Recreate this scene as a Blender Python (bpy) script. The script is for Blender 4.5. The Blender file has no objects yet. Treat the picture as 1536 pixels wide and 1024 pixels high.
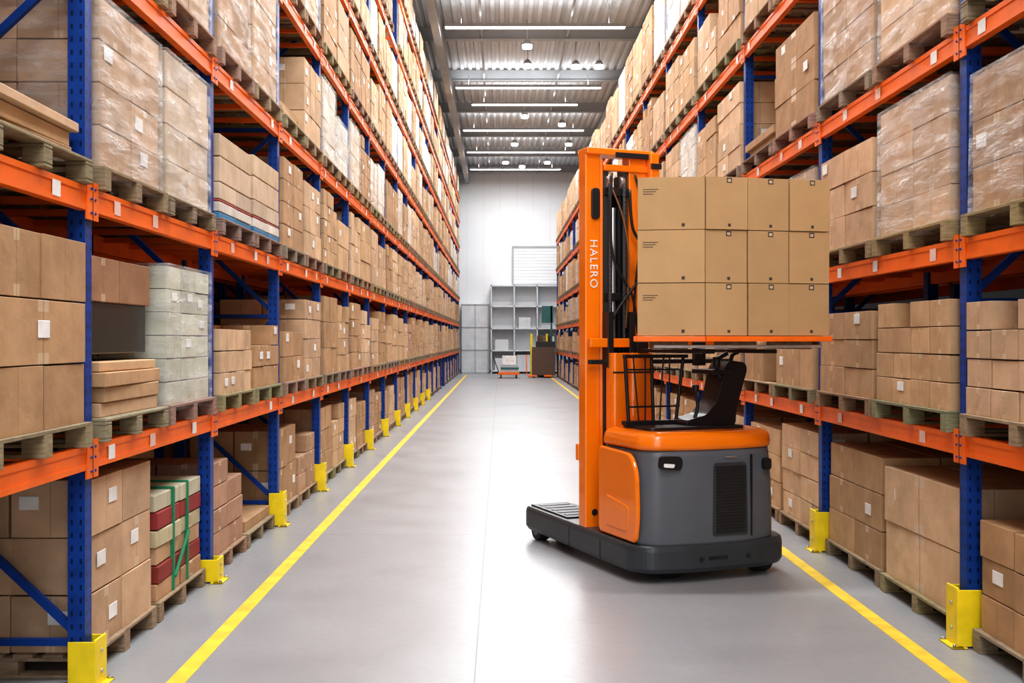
import bpy, math, random
from mathutils import Matrix, Vector
R = random.Random(7)
S = bpy.context.scene

# ------------------------------------------------------------------ materials
def nt(name):
    m = bpy.data.materials.new(name); m.use_nodes = True
    t = m.node_tree; b = t.nodes["Principled BSDF"]
    return m, t, b
def N(t, typ, **kw):
    n = t.nodes.new(typ)
    for k, v in kw.items(): setattr(n, k, v)
    return n
def math_n(t, op, a, b=None, c=None):
    n = N(t, 'ShaderNodeMath', operation=op)
    for i, v in enumerate((a, b, c)):
        if v is None: continue
        if isinstance(v, (int, float)): n.inputs[i].default_value = v
        else: t.links.new(v, n.inputs[i])
    return n.outputs[0]
def mixc(t, f, a, b, blend='MIX'):
    n = N(t, 'ShaderNodeMix', data_type='RGBA', blend_type=blend)
    for i, v in ((0, f), (6, a), (7, b)):
        if isinstance(v, (int, float)): n.inputs[i].default_value = v
        elif isinstance(v, tuple): n.inputs[i].default_value = (v + (1,))[:4]
        else: t.links.new(v, n.inputs[i])
    return n.outputs[2]
def noise(t, vec, scale, detail=4, rough=.55):
    n = N(t, 'ShaderNodeTexNoise'); n.inputs['Scale'].default_value = scale
    n.inputs['Detail'].default_value = detail; n.inputs['Roughness'].default_value = rough
    if vec is not None: t.links.new(vec, n.inputs['Vector'])
    return n.outputs['Fac']
def ramp(t, f, lo, hi, a=0., b=1.):
    n = N(t, 'ShaderNodeMapRange'); t.links.new(f, n.inputs[0])
    for i, v in enumerate((lo, hi, a, b)): n.inputs[i+1].default_value = v
    return n.outputs[0]
def coords(t, kind='Object', scale=None):
    tc = N(t, 'ShaderNodeTexCoord').outputs[kind]
    if scale:
        m = N(t, 'ShaderNodeMapping'); t.links.new(tc, m.inputs[0]); m.inputs['Scale'].default_value = scale
        return m.outputs[0]
    return tc
def bump(t, b, h, strength=.3, dist=.01):
    n = N(t, 'ShaderNodeBump'); n.inputs['Strength'].default_value = strength; n.inputs['Distance'].default_value = dist
    t.links.new(h, n.inputs['Height']); t.links.new(n.outputs[0], b.inputs['Normal'])

def paint(name, col, rough=.4, metal=0., var=.12, sc=6, coat=0., spec=.5):
    m, t, b = nt(name)
    f = noise(t, coords(t), sc, 2)
    c = mixc(t, ramp(t, f, .3, .7), tuple(x*(1-var) for x in col), tuple(min(1, x*(1+var)) for x in col))
    t.links.new(c, b.inputs['Base Color'])
    b.inputs['Roughness'].default_value = rough
    b.inputs['Metallic'].default_value = metal
    b.inputs['Coat Weight'].default_value = coat
    b.inputs['Specular IOR Level'].default_value = spec
    return m
def emis(name, col, s):
    m, t, b = nt(name)
    b.inputs['Base Color'].default_value = (*col, 1)
    b.inputs['Emission Color'].default_value = (*col, 1); b.inputs['Emission Strength'].default_value = s
    return m

def m_carton(name="corrugated_cardboard", film=False, clean=False):
    m, t, b = nt(name)
    at = N(t, 'ShaderNodeAttribute', attribute_name="Col")
    uv = N(t, 'ShaderNodeUVMap', uv_map="UV").outputs[0]
    sp = N(t, 'ShaderNodeSeparateXYZ'); t.links.new(uv, sp.inputs[0])
    u, v = sp.outputs[0], sp.outputs[1]
    n1 = noise(t, coords(t), 4, 4)
    lo, hi = ((.95, .945, .94), (1.04, 1.04, 1.04)) if clean else ((.84, .82, .79), (1.12, 1.11, 1.10))
    c = mixc(t, ramp(t, n1, .3, .7, 0, 1), mixc(t, 1., at.outputs[0], lo, 'MULTIPLY'), mixc(t, 1., at.outputs[0], hi, 'MULTIPLY'))
    du = math_n(t, 'ABSOLUTE', math_n(t, 'SUBTRACT', u, .5))
    dv = math_n(t, 'ABSOLUTE', math_n(t, 'SUBTRACT', v, .5))
    hastape = math_n(t, 'GREATER_THAN', at.outputs['Alpha'], .45)
    tape = math_n(t, 'MULTIPLY', math_n(t, 'MULTIPLY', math_n(t, 'LESS_THAN', du, .06), math_n(t, 'GREATER_THAN', dv, .32)), hastape)
    c = mixc(t, math_n(t, 'MULTIPLY', tape, .6), c, (.66, .53, .37))
    seam = math_n(t, 'MULTIPLY', math_n(t, 'LESS_THAN', du, .007), math_n(t, 'GREATER_THAN', at.outputs['Alpha'], .25))
    c = mixc(t, math_n(t, 'MULTIPLY', seam, .4), c, (.16, .09, .045))
    if film:
        n2 = noise(t, coords(t, 'Object', (2.5, 2.5, 7)), 1.3, 5, .65)
        c = mixc(t, ramp(t, n2, .38, .70, .08, .48), c, (.82, .83, .84))
        t.links.new(c, b.inputs['Base Color']); b.inputs['Roughness'].default_value = .3
        bump(t, b, n2, .8, .05)
        return m
    t.links.new(c, b.inputs['Base Color'])
    t.links.new(math_n(t, 'SUBTRACT', .72, math_n(t, 'MULTIPLY', tape, .4)), b.inputs['Roughness'])
    b.inputs['Specular IOR Level'].default_value = .35
    bump(t, b, n1, .2 if clean else .6, .02)
    return m
def m_wrap():
    m, t, b = nt("stretch_film")
    out = t.nodes['Material Output']
    b.inputs['Base Color'].default_value = (.86, .86, .86, 1); b.inputs['Roughness'].default_value = .2
    tr = N(t, 'ShaderNodeBsdfTransparent'); tr.inputs[0].default_value = (.98, .98, .98, 1)
    n1 = noise(t, coords(t, 'Object', (1.6, 1.6, 7)), 1.3, 5, .68)
    f = ramp(t, n1, .42, .74, .06, .50)
    mx = N(t, 'ShaderNodeMixShader'); t.links.new(f, mx.inputs[0]); t.links.new(tr.outputs[0], mx.inputs[1]); t.links.new(b.outputs[0], mx.inputs[2])
    t.links.new(mx.outputs[0], out.inputs[0])
    bump(t, b, n1, .9, .05)
    return m
def m_wood():
    m, t, b = nt("pallet_wood")
    at = N(t, 'ShaderNodeAttribute', attribute_name="Col")
    n1 = noise(t, coords(t, 'Object', (6, 6, 30)), 2, 4)
    c = mixc(t, ramp(t, n1, .3, .7), mixc(t, 1., at.outputs[0], (.6, .57, .54), 'MULTIPLY'), at.outputs[0])
    t.links.new(c, b.inputs['Base Color']); b.inputs['Roughness'].default_value = .8
    return m
def m_post():
    m, t, b = nt("perforated_blue_upright")
    uv = N(t, 'ShaderNodeUVMap', uv_map="UV").outputs[0]
    sp = N(t, 'ShaderNodeSeparateXYZ'); t.links.new(uv, sp.inputs[0])
    fu = math_n(t, 'ABSOLUTE', math_n(t, 'SUBTRACT', math_n(t, 'ABSOLUTE', math_n(t, 'SUBTRACT', sp.outputs[0], .05)), .026))
    fv = math_n(t, 'MULTIPLY', math_n(t, 'ABSOLUTE', math_n(t, 'SUBTRACT', math_n(t, 'FRACT', math_n(t, 'DIVIDE', sp.outputs[1], .075)), .5)), .075)
    hole = math_n(t, 'MULTIPLY', math_n(t, 'LESS_THAN', fu, .007), math_n(t, 'LESS_THAN', fv, .015))
    f = noise(t, coords(t), 8)
    c = mixc(t, ramp(t, f, .3, .7), (.005, .040, .22), (.008, .062, .33))
    c = mixc(t, math_n(t, 'MULTIPLY', hole, .85), c, (.003, .008, .03))
    t.links.new(c, b.inputs['Base Color']); b.inputs['Roughness'].default_value = .42; b.inputs['Specular IOR Level'].default_value = .3
    return m
def m_floor():
    m, t, b = nt("polished_concrete")
    co = coords(t)
    n1 = noise(t, co, .35, 5, .6); n2 = noise(t, co, 1.1, 6, .6); n3 = noise(t, co, 14, 3)
    c = mixc(t, ramp(t, n1, .25, .75), (.262, .268, .278), (.318, .325, .335))
    c = mixc(t, ramp(t, n2, .3, .8, 0, .28), c, (.38, .385, .395))
    c = mixc(t, ramp(t, n3, .5, .85, 0, .22), c, (.20, .205, .21))
    sp = N(t, 'ShaderNodeSeparateXYZ'); t.links.new(co, sp.inputs[0])
    lx = math_n(t, 'LESS_THAN', math_n(t, 'ABSOLUTE', math_n(t, 'ADD', sp.outputs[0], .15)), .005)
    ly = math_n(t, 'LESS_THAN', math_n(t, 'ABSOLUTE', math_n(t, 'SUBTRACT', math_n(t, 'FRACT', math_n(t, 'DIVIDE', sp.outputs[1], 7.3)), .5)), .0008)
    j = math_n(t, 'MAXIMUM', lx, ly)
    c = mixc(t, math_n(t, 'MULTIPLY', j, .75), c, (.07, .07, .075))
    t.links.new(c, b.inputs['Base Color'])
    r = math_n(t, 'ADD', ramp(t, n2, .25, .75, .27, .37), ramp(t, n3, .4, .7, 0, .05))
    t.links.new(r, b.inputs['Roughness'])
    b.inputs['Specular IOR Level'].default_value = .6
    bump(t, b, n2, .12, .03)
    return m
CART = m_carton(); CLEAN = m_carton("new_cardboard", clean=True); FILMC = m_carton("film_wrapped_cardboard", True); WRAP = m_wrap(); WOOD = m_wood(); POST = m_post(); FLOOR = m_floor()
BLUE = paint("blue_powder_coat", (.006, .05, .27), .45, spec=.3)
BEAM = paint("orange_beam_paint", (.90, .165, .012), .42, 0, .08, 5, spec=.35)
YEL = paint("safety_yellow", (.88, .66, .010), .45)
LINE = paint("yellow_floor_paint", (.80, .55, .04), .5, 0, .18, 6)
TORG = paint("truck_orange_gloss", (.95, .215, .004), .25, 0, .04, 2, .5)
TGRY = paint("truck_grey_plastic", (.105, .114, .13), .42, 0, .06, 3)
TDRK = paint("truck_dark_steel", (.045, .052, .06), .38, .2, .1, 5)
BLK = paint("black_plastic", (.012, .012, .014), .4)
STEEL = paint("bright_steel", (.55, .56, .58), .28, .9)
RUB = paint("rubber", (.02, .02, .02), .7)
WHITE = paint("white_label_paper", (.82, .82, .80), .6)
PINK = paint("faded_label_paper", (.80, .55, .48), .6)
PRINT = paint("dark_ink_print", (.05, .045, .04), .7)
GSTRAP = paint("green_strap", (.02, .22, .10), .5)
DFILM = paint("dark_film", (.02, .028, .027), .3)
CEIL = paint("ceiling_deck_grey", (.56, .58, .60), .65, 0, .06, 1)
CBEAM = paint("ceiling_beam_grey", (.38, .395, .41), .6, 0, .08, 1, spec=.2)
WALLM = paint("white_wall_panel", (.84, .86, .88), .6, 0, .03, .6)
WSIDE = paint("side_wall_grey", (.10, .10, .105), .8, 0, .08, 1)
GSH = paint("light_grey_steel", (.66, .68, .70), .5, 0, .08, 2)
GSH2 = paint("mid_grey_panel", (.42, .44, .46), .55, 0, .08, 2)
TEAL = paint("teal_paint", (.02, .12, .12), .4)
BARK = paint("brown_drum", (.10, .06, .04), .5)
LAMP = emis("lamp_diffuser", (1, 1, 1), 10)

# ------------------------------------------------------------------ mesh builder
class MB:
    def __init__(s): s.v = []; s.f = []; s.m = []; s.c = []; s.uv = []; s.sm = []; s.mats = []
    def mi(s, mat):
        if mat not in s.mats: s.mats.append(mat)
        return s.mats.index(mat)
    def face(s, idx, mat, col=(1, 1, 1, 0), uv=None, sm=False):
        s.f.append(idx); s.m.append(s.mi(mat)); s.c.append(col); s.sm.append(sm)
        if uv is None: uv = [(0, 0), (1, 0), (1, 1), (0, 1)] if len(idx) == 4 else [(0, 0)]*len(idx)
        s.uv.append(uv)
    def hexa(s, p, mat, col=(1, 1, 1, 0), metric=None):
        o = len(s.v); s.v.extend(p)
        for q, (a, bb) in zip(((0, 1, 5, 4), (1, 2, 6, 5), (2, 3, 7, 6), (3, 0, 4, 7), (4, 5, 6, 7), (3, 2, 1, 0)), ((0, 2), (1, 2), (0, 2), (1, 2), (0, 1), (0, 1))):
            uv = None
            if metric: w, h = metric[a], metric[bb]; uv = [(0, 0), (w, 0), (w, h), (0, h)]
            s.face([o+i for i in q], mat, col, uv)
    def box(s, x0, x1, y0, y1, z0, z1, mat, col=(1, 1, 1, 0), rot=0, metric=False, taper=0):
        cx, cy = (x0+x1)/2, (y0+y1)/2; c, sn = math.cos(rot), math.sin(rot); p = []
        for z, k in ((z0, 0), (z1, taper)):
            for x, y in ((x0+k, y0+k), (x1-k, y0+k), (x1-k, y1-k), (x0+k, y1-k)):
                dx, dy = x-cx, y-cy; p.append((cx+dx*c-dy*sn, cy+dx*sn+dy*c, z))
        s.hexa(p, mat, col, (x1-x0, y1-y0, z1-z0) if metric else None)
    def bar(s, a, b, w, h, mat, up=(0, 0, 1)):
        a, b = Vector(a), Vector(b); d = (b-a).normalized(); up = Vector(up)
        if abs(d.dot(up)) > .98: up = Vector((0, 1, 0))
        sd = d.cross(up).normalized()*w/2; u2 = sd.cross(d).normalized()*h/2
        p = [a-sd-u2, a+sd-u2, b+sd-u2, b-sd-u2, a-sd+u2, a+sd+u2, b+sd+u2, b-sd+u2]
        s.hexa([tuple(q) for q in p], mat)
    def cyl(s, a, b, r, mat, n=16, r2=None, caps=True):
        a, b = Vector(a), Vector(b); d = (b-a).normalized()
        t = Vector((1, 0, 0)) if abs(d.x) < .9 else Vector((0, 1, 0))
        e1 = d.cross(t).normalized(); e2 = d.cross(e1); o = len(s.v); r2 = r if r2 is None else r2
        for c, rr in ((a, r), (b, r2)):
            for i in range(n):
                an = 2*math.pi*i/n; s.v.append(tuple(c+(e1*math.cos(an)+e2*math.sin(an))*rr))
        for i in range(n):
            j = (i+1) % n; s.face([o+i, o+j, o+n+j, o+n+i], mat, sm=True)
        if caps:
            s.face([o+i for i in range(n)][::-1], mat); s.face([o+n+i for i in range(n)], mat)
    def tube(s, pts, r, mat, n=8):
        P = [Vector(p) for p in pts]
        Q = []
        for i in range(len(P)-1):
            p0 = P[max(0, i-1)]; p1 = P[i]; p2 = P[i+1]; p3 = P[min(len(P)-1, i+2)]
            for k in range(6):
                t = k/6; Q.append(.5*((2*p1)+(-p0+p2)*t+(2*p0-5*p1+4*p2-p3)*t*t+(-p0+3*p1-3*p2+p3)*t**3))
        Q.append(P[-1]); o = len(s.v)
        for i, q in enumerate(Q):
            d = (Q[min(i+1, len(Q)-1)]-Q[max(i-1, 0)]).normalized()
            t = Vector((0, 1, 0)) if abs(d.y) < .9 else Vector((1, 0, 0))
            e1 = d.cross(t).normalized(); e2 = d.cross(e1)
            for k in range(n):
                an = 2*math.pi*k/n; s.v.append(tuple(q+(e1*math.cos(an)+e2*math.sin(an))*r))
        for i in range(len(Q)-1):
            for k in range(n):
                j = (k+1) % n; s.face([o+i*n+k, o+i*n+j, o+(i+1)*n+j, o+(i+1)*n+k], mat, sm=True)
        s.face([o+k for k in range(n)][::-1], mat); s.face([o+(len(Q)-1)*n+k for k in range(n)], mat)
    def loft(s, rings, mats, sm=True, capb=True, capt=True):
        n = len(rings[0]); o = len(s.v)
        for r in rings: s.v.extend(r)
        for i in range(len(rings)-1):
            for k in range(n):
                j = (k+1) % n; s.face([o+i*n+k, o+i*n+j, o+(i+1)*n+j, o+(i+1)*n+k], mats[i] if isinstance(mats, list) else mats, sm=sm)
        mt = mats[-1] if isinstance(mats, list) else mats
        if capb: s.face([o+k for k in range(n)][::-1], mats[0] if isinstance(mats, list) else mats)
        if capt: s.face([o+(len(rings)-1)*n+k for k in range(n)], mt)
    def prism(s, pts2, a, b, mat, axis='y'):
        f = {'y': lambda p, q: (p[0], q, p[1]), 'z': lambda p, q: (p[0], p[1], q), 'x': lambda p, q: (q, p[0], p[1])}[axis]
        s.loft([[f(p, a) for p in pts2], [f(p, b) for p in pts2]], mat, sm=False)
    def build(s, name, parent=None, bevel=0, seg=2, fixn=True):
        me = bpy.data.meshes.new(name); me.from_pydata(s.v, [], s.f)
        for m in s.mats: me.materials.append(m)
        me.polygons.foreach_set('material_index', s.m); me.polygons.foreach_set('use_smooth', s.sm)
        ca = me.color_attributes.new("Col", 'FLOAT_COLOR', 'CORNER'); u = me.uv_layers.new(name="UV")
        cs = []; us = []
        for f, c, uv in zip(s.f, s.c, s.uv):
            for k in range(len(f)): cs.extend(c); us.extend(uv[k])
        ca.data.foreach_set('color', cs); u.data.foreach_set('uv', us)
        if fixn:
            import bmesh
            bm = bmesh.new(); bm.from_mesh(me); bmesh.ops.recalc_face_normals(bm, faces=bm.faces); bm.to_mesh(me); bm.free()
        me.update()
        o = bpy.data.objects.new(name, me); S.collection.objects.link(o)
        if parent: o.parent = parent
        if bevel:
            b = o.modifiers.new("bevel", 'BEVEL'); b.width = bevel; b.segments = seg; b.limit_method = 'ANGLE'; b.angle_limit = math.radians(40)
        return o
def round_poly(pts, rad, n=5):
    out = []; L = len(pts)
    for i, p in enumerate(pts):
        p = Vector(p); a = Vector(pts[i-1]); b = Vector(pts[(i+1) % L]); r = rad[i] if isinstance(rad, list) else rad
        da = (a-p); db = (b-p); r1 = min(r, da.length*.48, db.length*.48)
        s = p+da.normalized()*r1; e = p+db.normalized()*r1
        for k in range(n+1):
            t = k/n; q = s*(1-t)**2+p*2*t*(1-t)+e*t*t; out.append((q.x, q.y))
    return out

# ------------------------------------------------------------------ room shell
YB = 64.0
XL, XR = -2.37, 3.02
mb = MB(); mb.box(-9, 10, -8, YB+1, -.2, 0, FLOOR); mb.build("floor")
mb = MB(); mb.box(-9, 10, YB, YB+.3, 0, 12.6, WALLM)
for i in range(20): mb.box(-9+i, -8.985+i, YB-.006, YB, 0, 12.3, GSH)
mb.box(-9, 10, YB-.05, YB, 0, .25, GSH2); mb.build("wall_back")
mb = MB(); mb.box(-9.3, -9, -8, YB+.3, 0, 12.6, WSIDE); mb.build("wall_left")
mb = MB(); mb.box(10, 10.3, -8, YB+.3, 0, 12.6, WSIDE); mb.build("wall_right")
mb = MB(); mb.box(-9, -3.9, -8.3, -8, 0, 12.6, WSIDE); mb.box(4.9, 10, -8.3, -8, 0, 12.6, WSIDE); mb.build("front_light_blocker")  # unseen wall pieces, added to keep world light out of the side aisles
mb = MB(); x = -9.0; prof = []
while x < 10:
    prof += [(x, 12.3), (x+.12, 12.3), (x+.16, 12.38), (x+.26, 12.38)]; x += .30
for i in range(len(prof)-1):
    (xa, za), (xb, zb) = prof[i], prof[i+1]; o = len(mb.v)
    mb.v += [(xa, -8, za), (xb, -8, zb), (xb, YB, zb), (xa, YB, za)]; mb.face([o, o+3, o+2, o+1], CEIL)
mb.box(-9, 10, -8, YB, 12.45, 12.6, CEIL)
mb.build("ceiling", fixn=False)
mb = MB()
y = -4.0; k = 0
while y < YB:
    h = .40
    mb.box(-9, 10, y-.03, y+.03, 12.3-h, 12.29, CBEAM); mb.box(-9, 10, y-.12, y+.12, 12.3-h-.03, 12.3-h, CBEAM)
    y += 5.6; k += 1
for xx in (-1.95, 4.6): mb.box(xx-.12, xx+.12, -8, YB, 11.35, 11.75, CBEAM)
for xx in (-.6, 2.2): mb.cyl((xx, -8, 11.95), (xx, YB, 11.95), .04, CBEAM, 8)
mb.build("trim_1")

# lamps
def strip(y, x0=-1.68, x1=3.82, power=560, up=45):
    if y < 36: up = 26
    mb = MB(); mb.box(x0, x1, y-.12, y+.12, 11.50, 11.60, CBEAM); mb.box(x0+.02, x1-.02, y-.11, y+.11, 11.485, 11.50, LAMP)
    for xx in (x0+.5, x1-.5): mb.cyl((xx, y, 11.6), (xx, y, 12.25), .012, STEEL, 6)
    o = mb.build("strip_lamp")
    for nm, z, e, rx in (("downlight", 11.46, power, 0), ("ceiling_fill", 11.62, up, math.pi)):  # upward light is an added fill that brightens the ceiling deck
        ld = bpy.data.lights.new(nm, 'AREA'); ld.shape = 'RECTANGLE'; ld.size = x1-x0-.1; ld.size_y = .25; ld.energy = e; ld.color = (.965, .98, 1)
        lo = bpy.data.objects.new(nm, ld); S.collection.objects.link(lo); lo.location = ((x0+x1)/2, y, z); lo.rotation_euler = (rx, 0, 0); lo.parent = o
for y in (-5, 1.5, 8, 14.5, 20.5, 26.5): strip(y, power=600)
strip(32.5, power=540); strip(40.3, power=460); strip(43.2, -1.15, 3.15, 180, 30); strip(48.5, power=420); strip(54.2, power=400); strip(59.6, -1.68, 3.4, 400)
for x, y in ((.87, 34.1), (.94, 36.5), (2.6, 36.6), (3.4, 36.6), (1.04, 44.8), (3.3, 51.2), (.3, 56.5), (2.5, 56.5), (.7, 51.2), (2.7, 46.5), (1.2, 57.8)):
    mb = MB(); mb.cyl((x, y, 11.4), (x, y, 11.56), .17, CBEAM, 20, .08); mb.cyl((x, y, 11.30), (x, y, 11.4), .15, LAMP, 20, .165); mb.cyl((x, y, 11.56), (x, y, 12.2), .02, STEEL, 6)
    mb.build("high_bay_lamp")

# floor lines
mb = MB(); mb.box(-1.945, -1.835, -8, 60, 0, .003, LINE); mb.build("floor_line_marking")
mb = MB(); mb.box(2.625, 2.735, -8, 60, 0, .003, LINE); mb.build("floor_line_marking")

# ------------------------------------------------------------------ racks
LV = {-1: [1.32, 2.81, 4.24, 5.75, 7.2, 8.65, 10.05], 1: [1.31, 2.59, 3.96, 5.55, 7.1]}
PY = {-1: [.88+2.65*i for i in range(24)], 1: [.75+3.12*i for i in range(19)]}
TOP = {-1: 10.9, 1: 8.1}
D = 1.1
def rack(side):
    mb = MB(); X = XL if side < 0 else XR
    def xr(a, b):
        a, b = X+side*a, X+side*b; return min(a, b), max(a, b)
    for py in PY[side]:
        for row in (0, 1):
            off = row*(D+.15)
            for a in (off, off+D-.1):
                x0, x1 = xr(a+.015, a+.115); mb.box(x0, x1, py-.05, py+.05, 0.012, TOP[side], POST, metric=True)
                if row == 0:
                    x0, x1 = xr(a-.01, a+.14); mb.box(x0, x1, py-.08, py+.08, 0, .012, BLUE)
            if row and py > 25: continue
            z = .25; f = 1
            xa, xb = X+side*(off+.06), X+side*(off+D-.04)
            while z < TOP[side]-1.0:
                mb.bar((xa, py, z), (xb, py, z), .04, .04, BLUE)
                p, q = (xa, xb) if f > 0 else (xb, xa)
                mb.bar((p, py, z+.03), (q, py, z+.97), .035, .045, BLUE)
                z += 1.0; f = -f
    P = PY[side]
    for i in range(len(P)-1):
        a, b = P[i]+.05, P[i+1]-.05
        for li, z in enumerate(LV[side]):
            for row in (0, 1):
                off = row*(D+.15)
                for q in (off, off+D-.06):
                    x0, x1 = xr(q, q+.05); mb.box(x0, x1, a, b, z-.07, z+.07, BEAM)
                    if q == 0:
                        x0, x1 = xr(-.006, .001); mb.box(x0, x1, a, b, z+.035, z+.068, BEAM); mb.box(x0, x1, a, b, z-.068, z-.035, BEAM)
                for k in range(4):
                    yy = a+(b-a)*(k+.5)/4; x0, x1 = xr(off+.05, off+D-.06); mb.box(x0, x1, yy-.03, yy+.03, z+.02, z+.065, BEAM)
            for yy, s2 in ((a, 1), (b, -1)):
                x0, x1 = xr(-.012, .0); y0, y1 = sorted((yy-.055*s2, yy+.035*s2)); mb.box(x0, x1, y0, y1, z-.12, z+.10, BEAM)
                for zz in (-.08, 0., .06): mb.cyl((X, yy-.02*s2, z+zz), (X-side*.02, yy-.02*s2, z+zz), .008, BLUE, 6)
            if P[i] < 34:
                for k in range(3):
                    if R.random() < .75:
                        yy = a+(b-a)*(k+.5)/3+R.uniform(-.25, .25); x0, x1 = xr(-.009, -.005)
                        mb.box(x0, x1, yy-.05, yy+.05, z-.045, z+.04, R.choice((WHITE, WHITE, PINK)))
    mb.build("pallet_rack")
rack(-1); rack(1)

def protector(side, py, hh=.37):
    X = XL if side < 0 else XR; mb = MB(); s = side
    def bx(a, b, y0, y1, z0, z1, m=YEL):
        x0, x1 = sorted((X+s*a, X+s*b)); mb.box(x0, x1, y0, y1, z0, z1, m)
    bx(-.06, -.045, py-.085, py+.085, .012, hh)
    bx(-.06, .10, py-.09, py-.078, .012, hh*.97); bx(-.06, .10, py+.078, py+.09, .012, hh*.97)
    bx(-.045, -.018, py-.07, py+.07, hh*.35, hh*.45, RUB)
    bx(-.10, .0, py-.11, py-.085, 0.001, .012); bx(-.10, -.02, py-.11, py+.11, 0.001, .012); bx(-.10, .0, py+.085, py+.11, 0.001, .012)
    for dy in (-.09, .09):
        mb.cyl((X-s*.08, py+dy, .012), (X-s*.08, py+dy, .03), .012, STEEL, 8)
    for zz in (.3*hh, .72*hh):
        mb.cyl((X-s*.06, py, zz), (X-s*.07, py, zz), .014, STEEL, 8)
    mb.build("rack_upright_protector", bevel=.004)
for k, py in enumerate(PY[-1][1:14]): protector(-1, py, (.35, .28, .20)[k] if k < 3 else .37)
for py in PY[1][1:12]: protector(1, py, .39)
for py in PY[-1][4:7]:
    mb = MB(); mb.box(XL-.95, XL-.15, py-.03, py+.03, .03, .2, YEL); mb.box(XL-.95, XL-.85, py-.05, py+.05, 0, .03, YEL); mb.box(XL-.28, XL-.18, py-.05, py+.05, 0, .03, YEL)
    mb.build("low_guard_rail", bevel=.006)

# ------------------------------------------------------------------ goods
KR = [(.54, .355, .20), (.59, .40, .235), (.50, .315, .175), (.64, .45, .285), (.57, .39, .25), (.45, .28, .15)]
PALE = [(.64, .52, .39), (.70, .61, .50), (.60, .47, .34), (.72, .67, .59)]
GREEN = [(.42, .50, .38), (.60, .62, .52), (.55, .57, .47)]
def jit(c, r, a=.08, tape=None):
    k = 1+r.uniform(-a, a); return (min(1, c[0]*k), min(1, c[1]*k), min(1, c[2]*k), (r.random() if tape is None else tape))
def pallet(mb, x0, x1, y0, y1, z, r, full=True):
    w = (.36+r.uniform(-.07, .05), .27+r.uniform(-.05, .03), .165+r.uniform(-.03, .03), 1)
    for k in range(3):
        yy = y0+(y1-y0-.1)*k/2; mb.box(x0, x1, yy, yy+.1, z, z+.02, WOOD, w)
        if full:
            for q in range(3):
                xx = x0+(x1-x0-.12)*q/2; mb.box(xx, xx+.12, yy, yy+.1, z+.02, z+.10, WOOD, w)
        else: mb.box(x0, x1, yy, yy+.1, z+.02, z+.1, WOOD, w)
    if full:
        for k in range(3):
            yy = y0+(y1-y0-.1)*k/2; mb.box(x0, x1, yy, yy+.1, z+.10, z+.12, WOOD, w)
        n = 6
        for k in range(n):
            xx = x0+(x1-x0-.12)*k/(n-1); mb.box(xx, xx+.12, y0, y1, z+.12, z+.14, WOOD, jit(w[:3], r, .15))
    else: mb.box(x0, x1, y0, y1, z+.1, z+.14, WOOD, w)
def stack(mb, x0, x1, y0, y1, z0, H, nx, ny, nz, pal, r, jt=.006, drop=0., bands=None, label=.0, side=-1, tape=None, mat=None):
    lh = H/nz
    base = r.choice(pal); mat = mat or CART
    for k in range(nz):
        z = z0+k*lh
        if bands: base = bands[k % len(bands)]
        for i in range(nx):
            for j in range(ny):
                if 0 < i < nx-1 and 0 < j < ny-1 and k < nz-1: continue
                if k == nz-1 and r.random() < drop: continue
                a, b = x0+(x1-x0)*i/nx, x0+(x1-x0)*(i+1)/nx; c, d = y0+(y1-y0)*j/ny, y0+(y1-y0)*(j+1)/ny
                g = .005; ox, oy = r.uniform(-jt, jt), r.uniform(-jt, jt)
                hh = lh-.004-r.uniform(0, .006)
                mb.box(a+g+ox, b-g+ox, c+g+oy, d-g+oy, z, z+hh, mat, jit(base, r, .12, tape), rot=r.uniform(-.014, .014)*(jt/.006))
                front = (i == nx-1) if side < 0 else (i == 0)
                if front and r.random() < label:
                    xf = (b-g+ox+.006) if side < 0 else (a+g+ox-.006)
                    lw, lz = min(.14, (d-c)*.35), min(.09, lh*.35); yy = r.uniform(c+.05+lw/2, d-.05-lw/2); zz = z+lh*r.uniform(.45, .75)
                    mb.box(min(xf, xf+side*.004), max(xf, xf+side*.004), yy-lw/2, yy+lw/2, zz-lz/2, zz+lz/2, WHITE)
                if j == 0 and r.random() < label*.7:
                    lw, lz = min(.12, (b-a)*.3), min(.08, lh*.3); xx = r.uniform(a+.05+lw/2, b-.05-lw/2); zz = z+lh*.6
                    mb.box(xx-lw/2, xx+lw/2, c+g+oy-.008, c+g+oy-.004, zz-lz/2, zz+lz/2, WHITE)
def flats(mb, X0, X1, Y0, Y1, z0, H, r):
    z = z0
    while z < z0+H-.05:
        h = r.uniform(.05, .11); s = r.uniform(0, .08); mb.box(X0+s, X1-r.uniform(0, .08), Y0+s, Y1-r.uniform(0, .12), z, z+h-.004, CART, jit(r.choice(KR), r, .15, 0), rot=r.uniform(-.04, .04)); z += h
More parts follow.
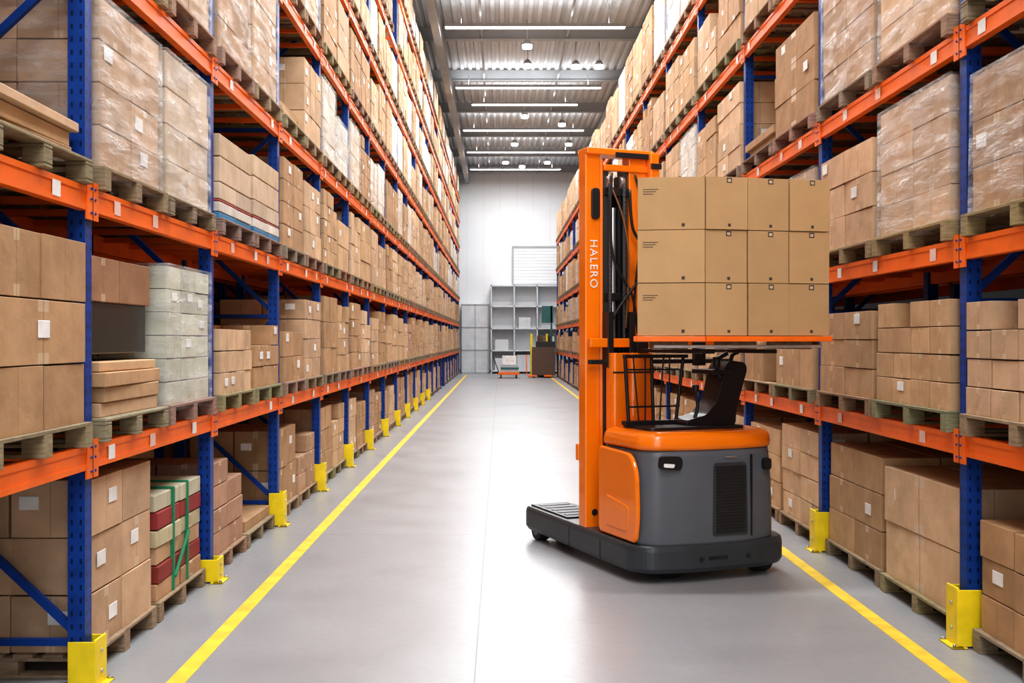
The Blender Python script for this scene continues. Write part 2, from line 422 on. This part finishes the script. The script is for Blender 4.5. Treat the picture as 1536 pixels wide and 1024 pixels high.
def load(mb, side, y0, w, zb, H, style, r, full=True, over=.04):
    X = XL if side < 0 else XR
    a, b = X-side*over, X+side*(D-.06); x0, x1 = min(a, b), max(a, b); y1 = y0+w
    pallet(mb, x0, x1, y0, y1, zb, r, full)
    z0 = zb+.14; H = H-.14
    e = .03; X0, X1, Y0, Y1 = x0+e, x1-e, y0+e, y1-e
    lb = .25 if full else .1
    if style == 'kraft':
        ny = r.choice((2, 3, 3)); nz = max(1, round(H/r.choice((.22, .27, .33)))); stack(mb, X0, X1, Y0, Y1, z0, H, 2, ny, nz, KR, r, .007, r.choice((0, 0, .3)), label=lb, side=side)
    elif style == 'big':
        nz = max(1, round(H/.36)); base = [r.choice(KR)]
        for k in range(nz): stack(mb, X0, X1, Y0, Y1, z0+k*H/nz, H/nz, 2, r.choice((1, 2, 2)), 1, base, r, .010, 0, label=lb, side=side)
    elif style == 'small':
        nz = max(2, round(H/.2)); stack(mb, X0, X1, Y0, Y1, z0, H, 3, 4, nz, KR, r, .006, .2, label=lb*.6, side=side)
    elif style in ('wrapK', 'wrapW', 'green'):
        pal = {'wrapK': KR, 'wrapW': PALE, 'green': GREEN}[style]
        nz = max(2, round(H/(.27 if style != 'green' else .17))); e2 = .05
        stack(mb, x0+e2, x1-e2, y0+e2, y1-e2, z0, H, 2, 2 if style != 'green' else 3, nz, pal, r, .004, 0, label=lb*.6, side=side, mat=None if full else FILMC)
        if full: mb.box(x0+.03, x1-.03, y0+.03, y1-.03, z0-.05, z0+H+.012, WRAP, taper=r.uniform(0, .012))
    elif style == 'flats': flats(mb, X0, X1, Y0, Y1, z0, H, r)
    elif style == 'mixed':
        flats(mb, X0, X1, Y0, Y1, z0, .36, r)
        mb.box(X0-.01, X1-.12, Y0-.012, Y1-.02, z0+.38, z0+H-.30, DFILM)
        stack(mb, X0, X1-.1, Y0, Y1, z0+H-.30, .28, 2, 2, 1, [(.36, .20, .11)], r, .01, 0)
    elif style == 'blue':
        bands = [(.06, .22, .42), (.70, .66, .60), (.45, .10, .08), (.60, .48, .36), (.60, .46, .33), (.58, .44, .30)]
        hs = [.08, .12, .03, .2, .3, .27]; z = z0; c = H/sum(hs)
        for hh, bd in zip(hs, bands):
            stack(mb, X0, X1, Y0, Y1, z, hh*c, 2, 2, 1, [bd], r, .003, side=side, tape=.3); z += hh*c
    elif style == 'redgreen':
        bands = [(.50, .30, .17), (.30, .05, .04), (.55, .36, .22), (.50, .45, .30), (.34, .05, .05), (.52, .50, .38)]
        stack(mb, X0, X1, Y0, Y1, z0, H, 2, 2, 6, KR, r, .01, 0, bands=bands, side=side)
        for yy in (Y0+.35, Y0+.7):
            mb.box(X0-.012, X1+.014, yy, yy+.03, z0-.02, z0+H+.01, GSTRAP)
        mb.bar((X1+.016, Y0+.37, z0+.1), (X1+.016, Y0+.72, z0+H*.5), .02, .03, GSTRAP)
    elif style == 'tan':
        stack(mb, X0, X1, Y0, Y1, z0, H, 2, 2, max(2, round(H/.2)), [(.46, .28, .19), (.48, .31, .20)], r, .008, .2, label=.1, side=side)

EX = {
 (-1, 1, 0, 0): None, (-1, 1, 0, 1): None,
 (-1, 1, 1, 0): ('kraft', .95), (-1, 1, 1, 1): ('big', 1.16), (-1, 1, 2, 0): ('flats', .30), (-1, 1, 2, 1): ('flats', .38), (-1, 1, 3, 1): None,
 (-1, 2, 0, 0): ('big', 1.20), (-1, 2, 0, 1): ('redgreen', .90), (-1, 2, 1, 0): ('mixed', 1.14), (-1, 2, 1, 1): ('green', 1.14),
 (-1, 2, 2, 0): ('wrapK', 1.16), (-1, 2, 2, 1): ('wrapW', 1.18), (-1, 2, 3, 0): ('wrapK', 1.2), (-1, 2, 3, 1): ('wrapK', 1.3),
 (-1, 3, 0, 0): ('tan', .95), (-1, 3, 0, 1): ('flats', .25), (-1, 3, 1, 0): ('small', .70), (-1, 3, 1, 1): ('kraft', .76), (-1, 3, 2, 0): ('blue', .86), (-1, 3, 2, 1): ('blue', .90),
 (-1, 3, 3, 0): ('wrapK', 1.3), (-1, 3, 3, 1): ('wrapK', 1.3), (-1, 4, 0, 0): ('big', 1.0), (-1, 4, 0, 1): ('tan', .8),
 (-1, 4, 1, 0): ('kraft', .7), (-1, 4, 1, 1): ('kraft', 1.1), (-1, 4, 2, 0): ('kraft', 1.12), (-1, 4, 2, 1): ('kraft', 1.05), (-1, 4, 3, 0): ('flats', .35), (-1, 4, 3, 1): ('kraft', 1.1),
 (1, 1, 0, 0): ('kraft', 1.0), (1, 1, 0, 1): ('kraft', .85), (1, 1, 1, 0): ('kraft', .8), (1, 1, 1, 1): ('small', .86), (1, 1, 2, 0): ('kraft', .95), (1, 1, 2, 1): ('wrapK', 1.02), (1, 1, 3, 0): ('flats', .3), (1, 1, 3, 1): ('flats', .32),
 (1, 2, 0, 0): ('big', 1.0), (1, 2, 0, 1): ('kraft', 1.05), (1, 2, 1, 0): ('small', .90), (1, 2, 1, 1): ('kraft', .86), (1, 2, 2, 0): ('wrapK', 1.12), (1, 2, 2, 1): ('kraft', .98),
 (1, 2, 3, 0): ('wrapK', 1.2), (1, 2, 3, 1): ('wrapK', 1.25), (1, 3, 3, 0): ('big', 1.12), (1, 3, 3, 1): ('flats', .3), (1, 3, 0, 0): ('kraft', 1.1), (1, 3, 0, 1): ('kraft', 1.0),
 (1, 3, 1, 0): ('kraft', .55), (1, 3, 1, 1): ('kraft', .6), (1, 3, 2, 0): ('wrapK', 1.0), (1, 3, 2, 1): ('wrapK', .9), (1, 4, 3, 0): ('kraft', 1.2), (1, 4, 3, 1): ('kraft', 1.1),
}
far = MB()
for side in (-1, 1):
    P = PY[side]; n = len(P)-1
    for i in range(n):
        levels = [0]+[z+.072 for z in LV[side]]
        bay = P[i+1]-P[i]-.14
        for li, zb in enumerate(levels):
            nxt = (levels[li+1]-.144) if li+1 < len(levels) else zb+(1.3 if side < 0 else 1.7)
            clear = nxt-zb-.08
            zb0 = zb if li else .001
            mg = .03 if li else .05
            w = (bay-.06-2*mg)/2
            for sl in range(2):
                ke = (side, i, li, sl)
                rr = random.Random(side*7919+i*613+li*37+sl*5+99)
                y0 = P[i]+.07+mg+sl*(w+.06)+R.uniform(-.015, .015)
                if ke in EX and EX[ke] is None: continue
                if ke in EX: st, H = EX[ke]; H = min(H, clear)
                else:
                    H = clear*R.choice((.95, .92, .88, .8, .72, .95)) if li else clear*R.uniform(.75, .95)
                    H = min(H, 1.45)
                    if li >= 3: st = R.choice(('wrapW', 'wrapK', 'kraft', 'kraft', 'kraft', 'big', 'wrapW')) if side < 0 else R.choice(('wrapW', 'wrapK', 'kraft', 'kraft', 'kraft', 'big', 'small'))
                    elif li == 2: st = R.choice(('wrapK', 'kraft', 'kraft', 'kraft', 'big', 'small'))
                    else: st = R.choice(('kraft', 'big', 'kraft', 'small', 'tan', 'kraft'))
                    if i > 5 and R.random() < .03: continue
                near = 2.5 < P[i] < 17 and not (li >= 5)
                over = .05 if li else (-.03 if side < 0 else R.uniform(-.03, -.01))
                if near:
                    m2 = MB(); load(m2, side, y0, w, zb0, H, st, rr, True, over); o = m2.build("pallet_of_cartons", bevel=.005, seg=1)
                else: load(far, side, y0, w, zb0, H, st, rr, False if li > 4 or P[i] > 17 else True, over)
                if P[i] < 40:
                    xa = (XL if side < 0 else XR)+side*(D+.2); xb = xa+side*.95
                    x0, x1 = min(xa, xb), max(xa, xb)
                    pallet(far, x0, x1, y0, y0+w, zb0, rr, False)
                    stack(far, x0, x1, y0+.03, y0+w-.03, zb0+.14, (clear-.14)*R.uniform(.7, .98), 2, 2, 3, KR, rr)
far.build("rows_of_stored_cartons")

# ------------------------------------------------------------------ reach truck
TH = math.radians(21.5)
T = bpy.data.objects.new("reach_forklift", None); S.collection.objects.link(T)
T.location = (1.105, 8.63, 0); T.rotation_euler = (0, 0, TH); T.empty_display_size = .3
ol = round_poly([(0, 2.40), (0, .12), (.1, -.02), (.45, -.10), (1.15, -.10), (1.42, 0), (1.5, .14), (1.5, 2.40), (1.0, 2.40), (1.0, 1.3), (.52, 1.3), (.52, 2.40)], [.14, .1, .1, .1, .1, .1, .1, .14, .06, .06, .06, .14], 5)
def sc(ol, k, c=(.75, .8)):
    return [((x-c[0])*k+c[0], (y-c[1])*k+c[1]) for x, y in ol]
mb = MB()
mb.loft([[(x, y, .09) for x, y in sc(ol, .975)], [(x, y, .13) for x, y in ol], [(x, y, .27) for x, y in ol], [(x, y, .305) for x, y in sc(ol, .992)], [(x, y, .32) for x, y in sc(ol, .975)]], TDRK, sm=False)
mb.build("chassis", T, bevel=.012)
mb = MB()
mb.box(.06, .46, 1.45, 2.3, .32, .335, BLK); mb.box(1.06, 1.44, 1.45, 2.3, .32, .335, BLK)
for yy in (1.55, 1.7, 1.85, 2.0, 2.15): mb.box(.1, .42, yy, yy+.05, .335, .34, TDRK)
mb.box(-.003, .004, .65, .66, .1, .27, BLK); mb.box(-.003, .004, 1.28, 1.29, .1, .27, BLK)
for x in (.55, 1.0): mb.cyl((x, -.095, .2), (x, -.108, .2), .018, BLK, 12)
mb.box(.62, .80, -.106, -.095, .19, .215, BLK)
mb.build("chassis_fittings", T)
def wheel(name, x, y, r, w):
    mb = MB(); mb.cyl((x-w/2, y, r), (x+w/2, y, r), r, RUB, 28); mb.cyl((x-w/2-.004, y, r), (x+w/2+.004, y, r), r*.62, TGRY, 20); mb.cyl((x-w/2-.012, y, r), (x+w/2+.012, y, r), r*.2, STEEL, 12)
    mb.build(name, T, bevel=.008)
wheel("load_wheel_1", .10, 2.15, .12, .12); wheel("load_wheel_2", .36, 2.15, .12, .12); wheel("load_wheel_3", 1.38, 2.15, .12, .12)
wheel("drive_wheel", .42, .2, .13, .16); wheel("caster_wheel", 1.28, .16, .13, .14)
bo = round_poly([(.06, .76), (.06, .10), (.15, -.02), (.50, -.09), (1.02, -.09), (1.30, -.01), (1.40, .14), (1.40, .76)], [.05, .06, .1, .15, .15, .14, .12, .05], 6)
def ring(k, z, dy=0): return [(x, y+dy, z) for x, y in sc(bo, k, (.73, .34))]
mb = MB(); mb.loft([ring(.985, .31), ring(1.0, .34), ring(1.0, .55), ring(.985, .85), ring(.962, 1.03), ring(.95, 1.09)], TGRY, sm=False); o = mb.build("grey_body_shell", T)
for p in o.data.polygons: p.use_smooth = len(p.vertices) == 4
mb = MB(); mb.loft([ring(.93, 1.088), ring(.975, 1.095), ring(.985, 1.13), ring(.97, 1.19), ring(.93, 1.225), ring(.85, 1.24)], TORG, sm=False); o = mb.build("orange_hood", T)
for p in o.data.polygons: p.use_smooth = len(p.vertices) == 4
mb = MB()
pp = round_poly([(.74, .33), (.08, .33), (.04, .55), (.06, .92), (.16, 1.06), (.74, 1.08)], [.05, .06, .2, .12, .12, .05], 5)
mb.loft([[(.06, y, z) for y, z in pp], [(.035, y, z) for y, z in pp], [(.025, (y-.4)*.95+.4, (z-.7)*.96+.7) for y, z in pp]], TORG, sm=False); mb.build("orange_side_panel", T, bevel=.006)
mb = MB()
pq = round_poly([(.60, .40), (.18, .40), (.16, .62), (.60, .68)], .05, 4)
mb.loft([[(.026, y, z) for y, z in pq], [(.017, (y-.4)*.93+.4, (z-.55)*.9+.55) for y, z in pq]], TORG, sm=False)
mb.build("side_panel_relief", T, bevel=.004)
mb = MB()
mb.prism(round_poly([(.66, .38), (1.00, .38), (.985, .98), (.675, .98)], .03, 3), -.098, -.085, TDRK)
for i in range(22):
    z = .405+i*.0255; mb.box(.69, .975, -.108, -.095, z, z+.011, BLK)
mb.build("vent_grille", T)
mb = MB()
mb.prism(round_poly([(.18, .95), (.37, .93), (.39, 1.0), (.37, 1.045), (.19, 1.05)], .03, 4), -.075, -.03, BLK)
mb.prism(round_poly([(.205, .965), (.30, .955), (.31, .985), (.21, .995)], .012, 3), -.083, -.07, WHITE)
mb.prism(round_poly([(1.18, .90), (1.25, .90), (1.25, 1.0), (1.18, 1.0)], .03, 4), -.075, -.03, BLK)
mb.box(.78, .90, -.085, -.065, 1.02, 1.03, STEEL)
mb.box(1.04, 1.052, -.087, -.07, .36, 1.04, BLK)
mb.build("body_fittings", T)
# cockpit
mb = MB()
mb.prism(round_poly([(.2, .14), (1.15, .14), (1.15, .66), (.2, .66)], .08, 4), 1.235, 1.265, BLK, 'z')
mb.build("cockpit_tray", T, bevel=.008)
mb = MB()
prof = [(.62, 1.26), (1.12, 1.26), (1.13, 1.40), (1.24, 1.74), (1.22, 1.80), (1.06, 1.82), (1.01, 1.76), (.93, 1.46), (.82, 1.35), (.64, 1.31)]
mb.prism(round_poly(prof, .03, 3), .26, .52, BLK); mb.build("seat_backrest", T, bevel=.015)
mb = MB()
mb.tube([(1.02, .30, 1.62), (.96, .30, 1.74), (.97, .30, 1.83), (1.05, .28, 1.88)], .02, BLK); mb.tube([(1.16, .4, 1.79), (1.18, .4, 1.86), (1.24, .4, 1.89)], .018, BLK)
mb.cyl((.95, .30, 1.76), (.95, .30, 1.85), .034, BLK, 12); mb.tube([(.72, .3, 1.30), (.76, .3, 1.42), (.74, .3, 1.55)], .016, BLK); mb.cyl((.74, .3, 1.55), (.74, .3, 1.61), .03, BLK, 12)
mb.box(.86, 1.06, .22, .56, 1.70, 1.74, BLK)
mb.build("control_levers", T, bevel=.004)
mb = MB()
for k, (xa, xb) in enumerate(((.20, .16), (.30, .24), (.36, .36), (.44, .42), (.50, .54), (.60, .60), (.66, .74))):
    mb.tube([(xa, .50, 1.26), (xa*.6+xb*.4, .50, 1.5), (xb, .50, 1.86)], .008 if k % 3 else .017, BLK, 6)
for z, q in ((1.42, 0), (1.74, .0)): mb.tube([(.18, .50, z), (.45, .49, z-q), (.70, .50, z)], .008, BLK, 6)
mb.box(.15, .77, .47, .52, 1.84, 1.87, BLK); mb.box(.15, .72, .46, .54, 1.265, 1.30, BLK)
mb.build("guard_rods", T)
# mast
mb = MB(); H = 3.68
mb.box(.02, .17, .98, 1.12, .31, H, TORG); mb.box(.17, .20, .98, 1.02, .31, H-.05, TORG)
mb.box(.46, .64, .98, 1.12, .31, H, TORG)
mb.box(.02, .70, .94, 1.14, H-.02, H+.04, TORG); mb.box(.20, .72, .96, 1.0, H-.16, H-.10, TORG); mb.box(.64, .73, .90, 1.12, H-.22, H+.02, TORG)
mb.box(.02, .64, 1.13, 1.19, .9, 1.05, TORG)
mb.build("mast_outer_frame", T, bevel=.01)
mb = MB()
for x in (.215, .405): mb.box(x, x+.04, .99, 1.11, .33, H-.10, TDRK)
for x in (.27, .36): mb.box(x, x+.022, .985, 1.09, .33, H-.2, BLK)
mb.cyl((.33, 1.05, .33), (.33, 1.05, 3.2), .032, STEEL, 14); mb.cyl((.33, 1.05, .33), (.33, 1.05, 2.0), .042, BLK, 14)
mb.box(.2, .46, 1.11, 1.13, .33, 3.4, BLK)
for z in (1.0, 2.35, 3.3): mb.box(.2, .46, .97, 1.0, z, z+.07, BLK)
for x in (.245, .385): mb.cyl((x-.02, 1.0, 3.42), (x+.02, 1.0, 3.42), .06, STEEL, 18)
mb.build("mast_inner_channels", T, bevel=.003)
mb = MB()
for x in (.243, .387):
    for k in range(70): mb.box(x-.01, x+.01, .93+.004*(k % 2), .945, 1.95+k*.021, 1.966+k*.021, TGRY)
mb.build("lift_chains", T)
mb = MB()
mb.tube([(.44, .93, 3.35), (.47, .92, 3.0), (.60, .91, 2.8), (.56, .90, 2.6), (.30, .92, 2.25), (.22, .93, 2.05)], .014, BLK)
mb.tube([(.26, .93, 3.5), (.24, .92, 3.1), (.28, .92, 2.7), (.46, .92, 2.4), (.52, .92, 2.05)], .012, BLK)
mb.tube([(.50, .94, 3.5), (.58, .93, 3.1), (.50, .93, 2.5), (.48, .93, 2.0)], .011, BLK)
mb.tube([(.22, .94, 3.45), (.36, .91, 3.1), (.42, .91, 2.7), (.40, .93, 2.1)], .009, paint("copper_hose", (.25, .10, .04), .4))
mb.build("hydraulic_hoses", T)
mb = MB()
mb.prism(round_poly([(.075, 3.08), (.155, 3.08), (.155, 3.36), (.075, 3.36)], .038, 6), .955, .982, BLK)
mb.box(.64, .745, .88, .90, 3.55, 3.60, BLK); mb.box(.30, .66, .935, .945, 3.64, 3.69, BLK); mb.cyl((.11, .97, .45), (.11, .98, .45), .03, BLK, 14)
mb.build("mast_caps", T, bevel=.004)
mb = MB()
mb.loft([[(x, y, z) for x, y in round_poly([(.20, .80), (.36, .80), (.36, .96), (.20, .96)], .05, 5)] for z in (.33, 1.88)], TORG, sm=False)
mb.loft([[(x, y, z) for x, y in round_poly([(.375, .80), (.62, .80), (.62, .96), (.375, .96)], .06, 5)] for z in (.33, 1.88)], TORG, sm=False)
mb.box(.2, .62, .795, .80, 1.70, 1.715, BLK)
mb.build("mast_shroud", T, bevel=.01)
fc = bpy.data.curves.new("mast_lettering", 'FONT'); fc.body = "HALERO"; fc.size = .105; fc.extrude = .001; fc.space_character = 1.15; fc.align_y = 'CENTER'
fo = bpy.data.objects.new("mast_lettering", fc); S.collection.objects.link(fo); fo.data.materials.append(WHITE); fo.parent = T
fo.matrix_local = Matrix(((0, 1, 0, .10), (0, 0, -1, .977), (-1, 0, 0, 2.90), (0, 0, 0, 1)))
mb = MB()
mb.box(.02, 1.50, .88, .935, 1.93, 2.01, TORG); mb.box(.02, 1.5, .88, .935, 1.78, 1.82, BLK)
for x in (.22, .44): mb.box(x-.03, x+.03, .87, .98, 1.75, 2.25, BLK)
for x in (.52, 1.12):
    mb.box(x-.06, x+.06, -.25, .88, 1.885, 1.918, BLK); mb.box(x-.06, x+.06, .83, .88, 1.76, 1.98, BLK)
mb.build("fork_carriage", T, bevel=.006)

# load on truck : four columns by three rows
LA = math.radians(12); LB = math.radians(-20)
W1, WL, LD = 1.06, .53, .90
cB, sB = math.cos(LB), math.sin(LB)
def lb(x, y): return (x*cB-y*sB, x*sB+y*cB)
def place(o):
    o.location = (1.598, 8.30, 0); o.rotation_euler = (0, 0, LA); return o
mb = MB()
A = lb(-WL, 0); Bk = lb(-WL, .8)
fr = [A, (0, 0), (W1, 0), (W1, LD), Bk]
for (a, b) in zip(fr, fr[1:]+fr[:1]):
    mb.bar((a[0], a[1], 2.004), (b[0], b[1], 2.004), .05, .04, BEAM)
for k in range(8):
    y = .03+k*.108; mb.box(-.12, W1-.03, y, y+.075, 2.005, 2.027, WOOD, (.42, .30, .18, 1))
for x in (-.14, .45, W1-.12):
    for y in (.25, .50, LD-.12): mb.box(x, x+.1, y, y+.1, 1.92, 2.004, WOOD, (.30, .2, .12, 1))
mb.bar((-.35, .20, 1.945), (W1-.05, .04, 1.945), .03, .025, STEEL)
place(mb.build("orange_framed_pallet", bevel=.004))
mb = MB(); r = random.Random(3); h = 1.245/3
for k in range(3):
    for i in range(4):
        z = 2.03+k*h; oy = r.uniform(-.010, .010)
        kk = r.uniform(.93, 1.06); tan = (.50*kk, .318*kk, .155*kk, .1)
        if i == 0: a, b = -WL+r.uniform(0, .006), 0
        else: a, b = (i-1)*W1/3, i*W1/3
        a += .004; b -= .004; bk = LD if i else .8
        f = (lambda x, y: lb(x, y)) if i == 0 else (lambda x, y: (x, y))
        q4 = [f(a, oy), f(b, oy), f(b, bk), f(a, bk)]
        mb.hexa([(x, y, z) for x, y in q4]+[(x, y, z+h-.006) for x, y in q4], CLEAN, tan)
        if i:
            cx = (a+b)/2+.02; yf = oy
            mb.box(cx-.022, cx+.022, yf-.0015, yf, z+h-.052, z+h-.012, PRINT); mb.box(cx-.014, cx+.014, yf-.0022, yf, z+h-.044, z+h-.022, CART, (.6, .45, .3, 0))
            mb.box(cx-.012, cx+.012, yf-.0015, yf, z+.022, z+.045, PRINT)
        else:
            for q in range(3):
                p0, p1 = f(a+.04, oy-.001), f(a+.16-q*.02, oy-.001); zz = z+h-.10-q*.018
                mb.bar((*p0, zz), (*p1, zz), .002, .005, PRINT)
            p0, p1 = f(a+.34, oy-.001), f(a+.365, oy-.001); mb.bar((*p0, z+.035), (*p1, z+.035), .002, .025, PRINT)
place(mb.build("stack_of_cartons", bevel=.007))

# ------------------------------------------------------------------ back area
mb = MB(); x0, x1, z0, z1 = .8, 3.45, 5.3, 7.5
mb.box(x0, x1, YB-.12, YB-.051, z0, z1, WALLM)
for k in range(11): mb.box(x0+.05, x1-.05, YB-.14, YB-.12, z0+.08+k*.19, z0+.23+k*.19, WALLM)
for a in ((x0-.08, x0+.02), (x1-.02, x1+.08)): mb.box(*a, YB-.16, YB-.051, z0, z1, GSH2)
mb.box(x0-.08, x1+.08, YB-.16, YB-.051, z1-.02, z1+.10, GSH2); mb.box(x0-.08, x1+.08, YB-.16, YB-.051, z0-.08, z0+.02, GSH2)
mb.build("window_1", bevel=.005)
mb = MB()
ys, ye = YB-1.3, YB-.1
mb.box(-.55, 3.5, ye-.03, ye, 0, 5.2, WALLM)
for x in (-.55, .8, 2.15, 3.45): mb.box(x, x+.08, ys, ye, 0, 5.2, GSH)
for z in (.1, 1.3, 2.6, 3.9, 5.12): mb.box(-.55, 3.53, ys, ye, z, z+.08, GSH)
for (x, z, ww, hh) in ((-.3, .2, .9, .7), (1.0, .2, .8, .9), (-.3, 1.4, .8, .6), (1.1, 2.7, .7, .6), (2.4, 1.4, .8, .8)): mb.box(x, x+ww, ys+.1, ye-.1, z-.02, z+hh, GSH)
mb.build("storage_shelving", bevel=.006)
mb = MB()
mb.box(-2.3, -.65, ye-.6, ye, 0, 4.1, GSH)
for x in (-2.3, -1.5, -.73): mb.box(x, x+.06, ye-.63, ye-.6, 0, 4.1, GSH2)
for z in (0, 1.35, 2.7, 4.04): mb.box(-2.3, -.65, ye-.63, ye-.6, z, z+.06, GSH2)
mb.build("grey_wall_cabinet", bevel=.006)
mb = MB(); y = 55.5
mb.box(-.1, 1.0, y-.5, y+.5, .18, .30, BEAM); mb.box(.05, .95, y-.4, y+.4, .30, .7, GSH2); mb.box(.12, .85, y-.35, y+.35, .7, 1.15, WHITE); mb.box(.03, .97, y-.42, y+.42, .45, .56, TEAL)
for x in (.05, .85):
    for yy in (y-.42, y+.42): mb.cyl((x-.04, yy, .1), (x+.04, yy, .1), .1, RUB, 14); mb.box(x-.03, x+.03, yy-.03, yy+.03, .1, .2, TDRK)
mb.cyl((-.06, y, .28), (-.35, y, 1.1), .025, RUB, 8); mb.cyl((-.35, y-.2, 1.1), (-.35, y+.2, 1.1), .025, RUB, 8)
mb.build("platform_trolley", bevel=.01)
mb = MB(); y = 57
mb.box(1.62, 1.74, y-.1, y+.1, .1, 2.3, YEL); mb.box(2.45, 2.55, y-.1, y+.1, .1, 2.3, YEL)
mb.box(1.7, 2.9, y-1.0, y-.1, .12, 1.6, BARK); mb.box(1.9, 2.9, y-1.0, y-.2, 1.6, 1.9, BLK)
mb.cyl((2.4, y+.5, .02), (2.4, y+.5, 2.2), .4, BARK, 20); mb.box(2.25, 2.85, y+.1, y+.6, 2.9, 3.8, TEAL); mb.box(2.7, 2.8, y+.1, y+.2, .1, 3.8, TEAL)
mb.box(1.45, 1.85, y-1.5, y-.9, .06, .14, BEAM); mb.box(2.3, 2.7, y-1.5, y-.9, .06, .14, BEAM)
mb.cyl((1.4, y-.9, .14), (1.4, y-.6, 1.2), .03, BEAM, 8)
for x in (1.8, 2.7):
    mb.cyl((x-.05, y-.8, .14), (x+.05, y-.8, .14), .14, RUB, 16); mb.cyl((x-.05, y, .14), (x+.05, y, .14), .14, RUB, 16)
mb.build("parked_stacker", bevel=.01)

# ------------------------------------------------------------------ world, camera
w = bpy.data.worlds.new("daylight_fill"); S.world = w; w.use_nodes = True  # even world light added as frontal fill through the open near end
bg = w.node_tree.nodes["Background"]; bg.inputs[0].default_value = (.95, .98, 1, 1); bg.inputs[1].default_value = 2.4
cam = bpy.data.cameras.new("camera"); co = bpy.data.objects.new("camera", cam); S.collection.objects.link(co)
co.location = (0, 0, 2); co.rotation_euler = (math.radians(90), 0, 0)
cam.sensor_width = 36; cam.lens = 37.5; cam.shift_x = 18/1536; cam.shift_y = -3/1536; cam.clip_end = 200
S.camera = co
S.view_settings.view_transform = 'Standard'
try: S.view_settings.look = 'Medium High Contrast'
except Exception as e: print(e)
S.view_settings.exposure = 0.0
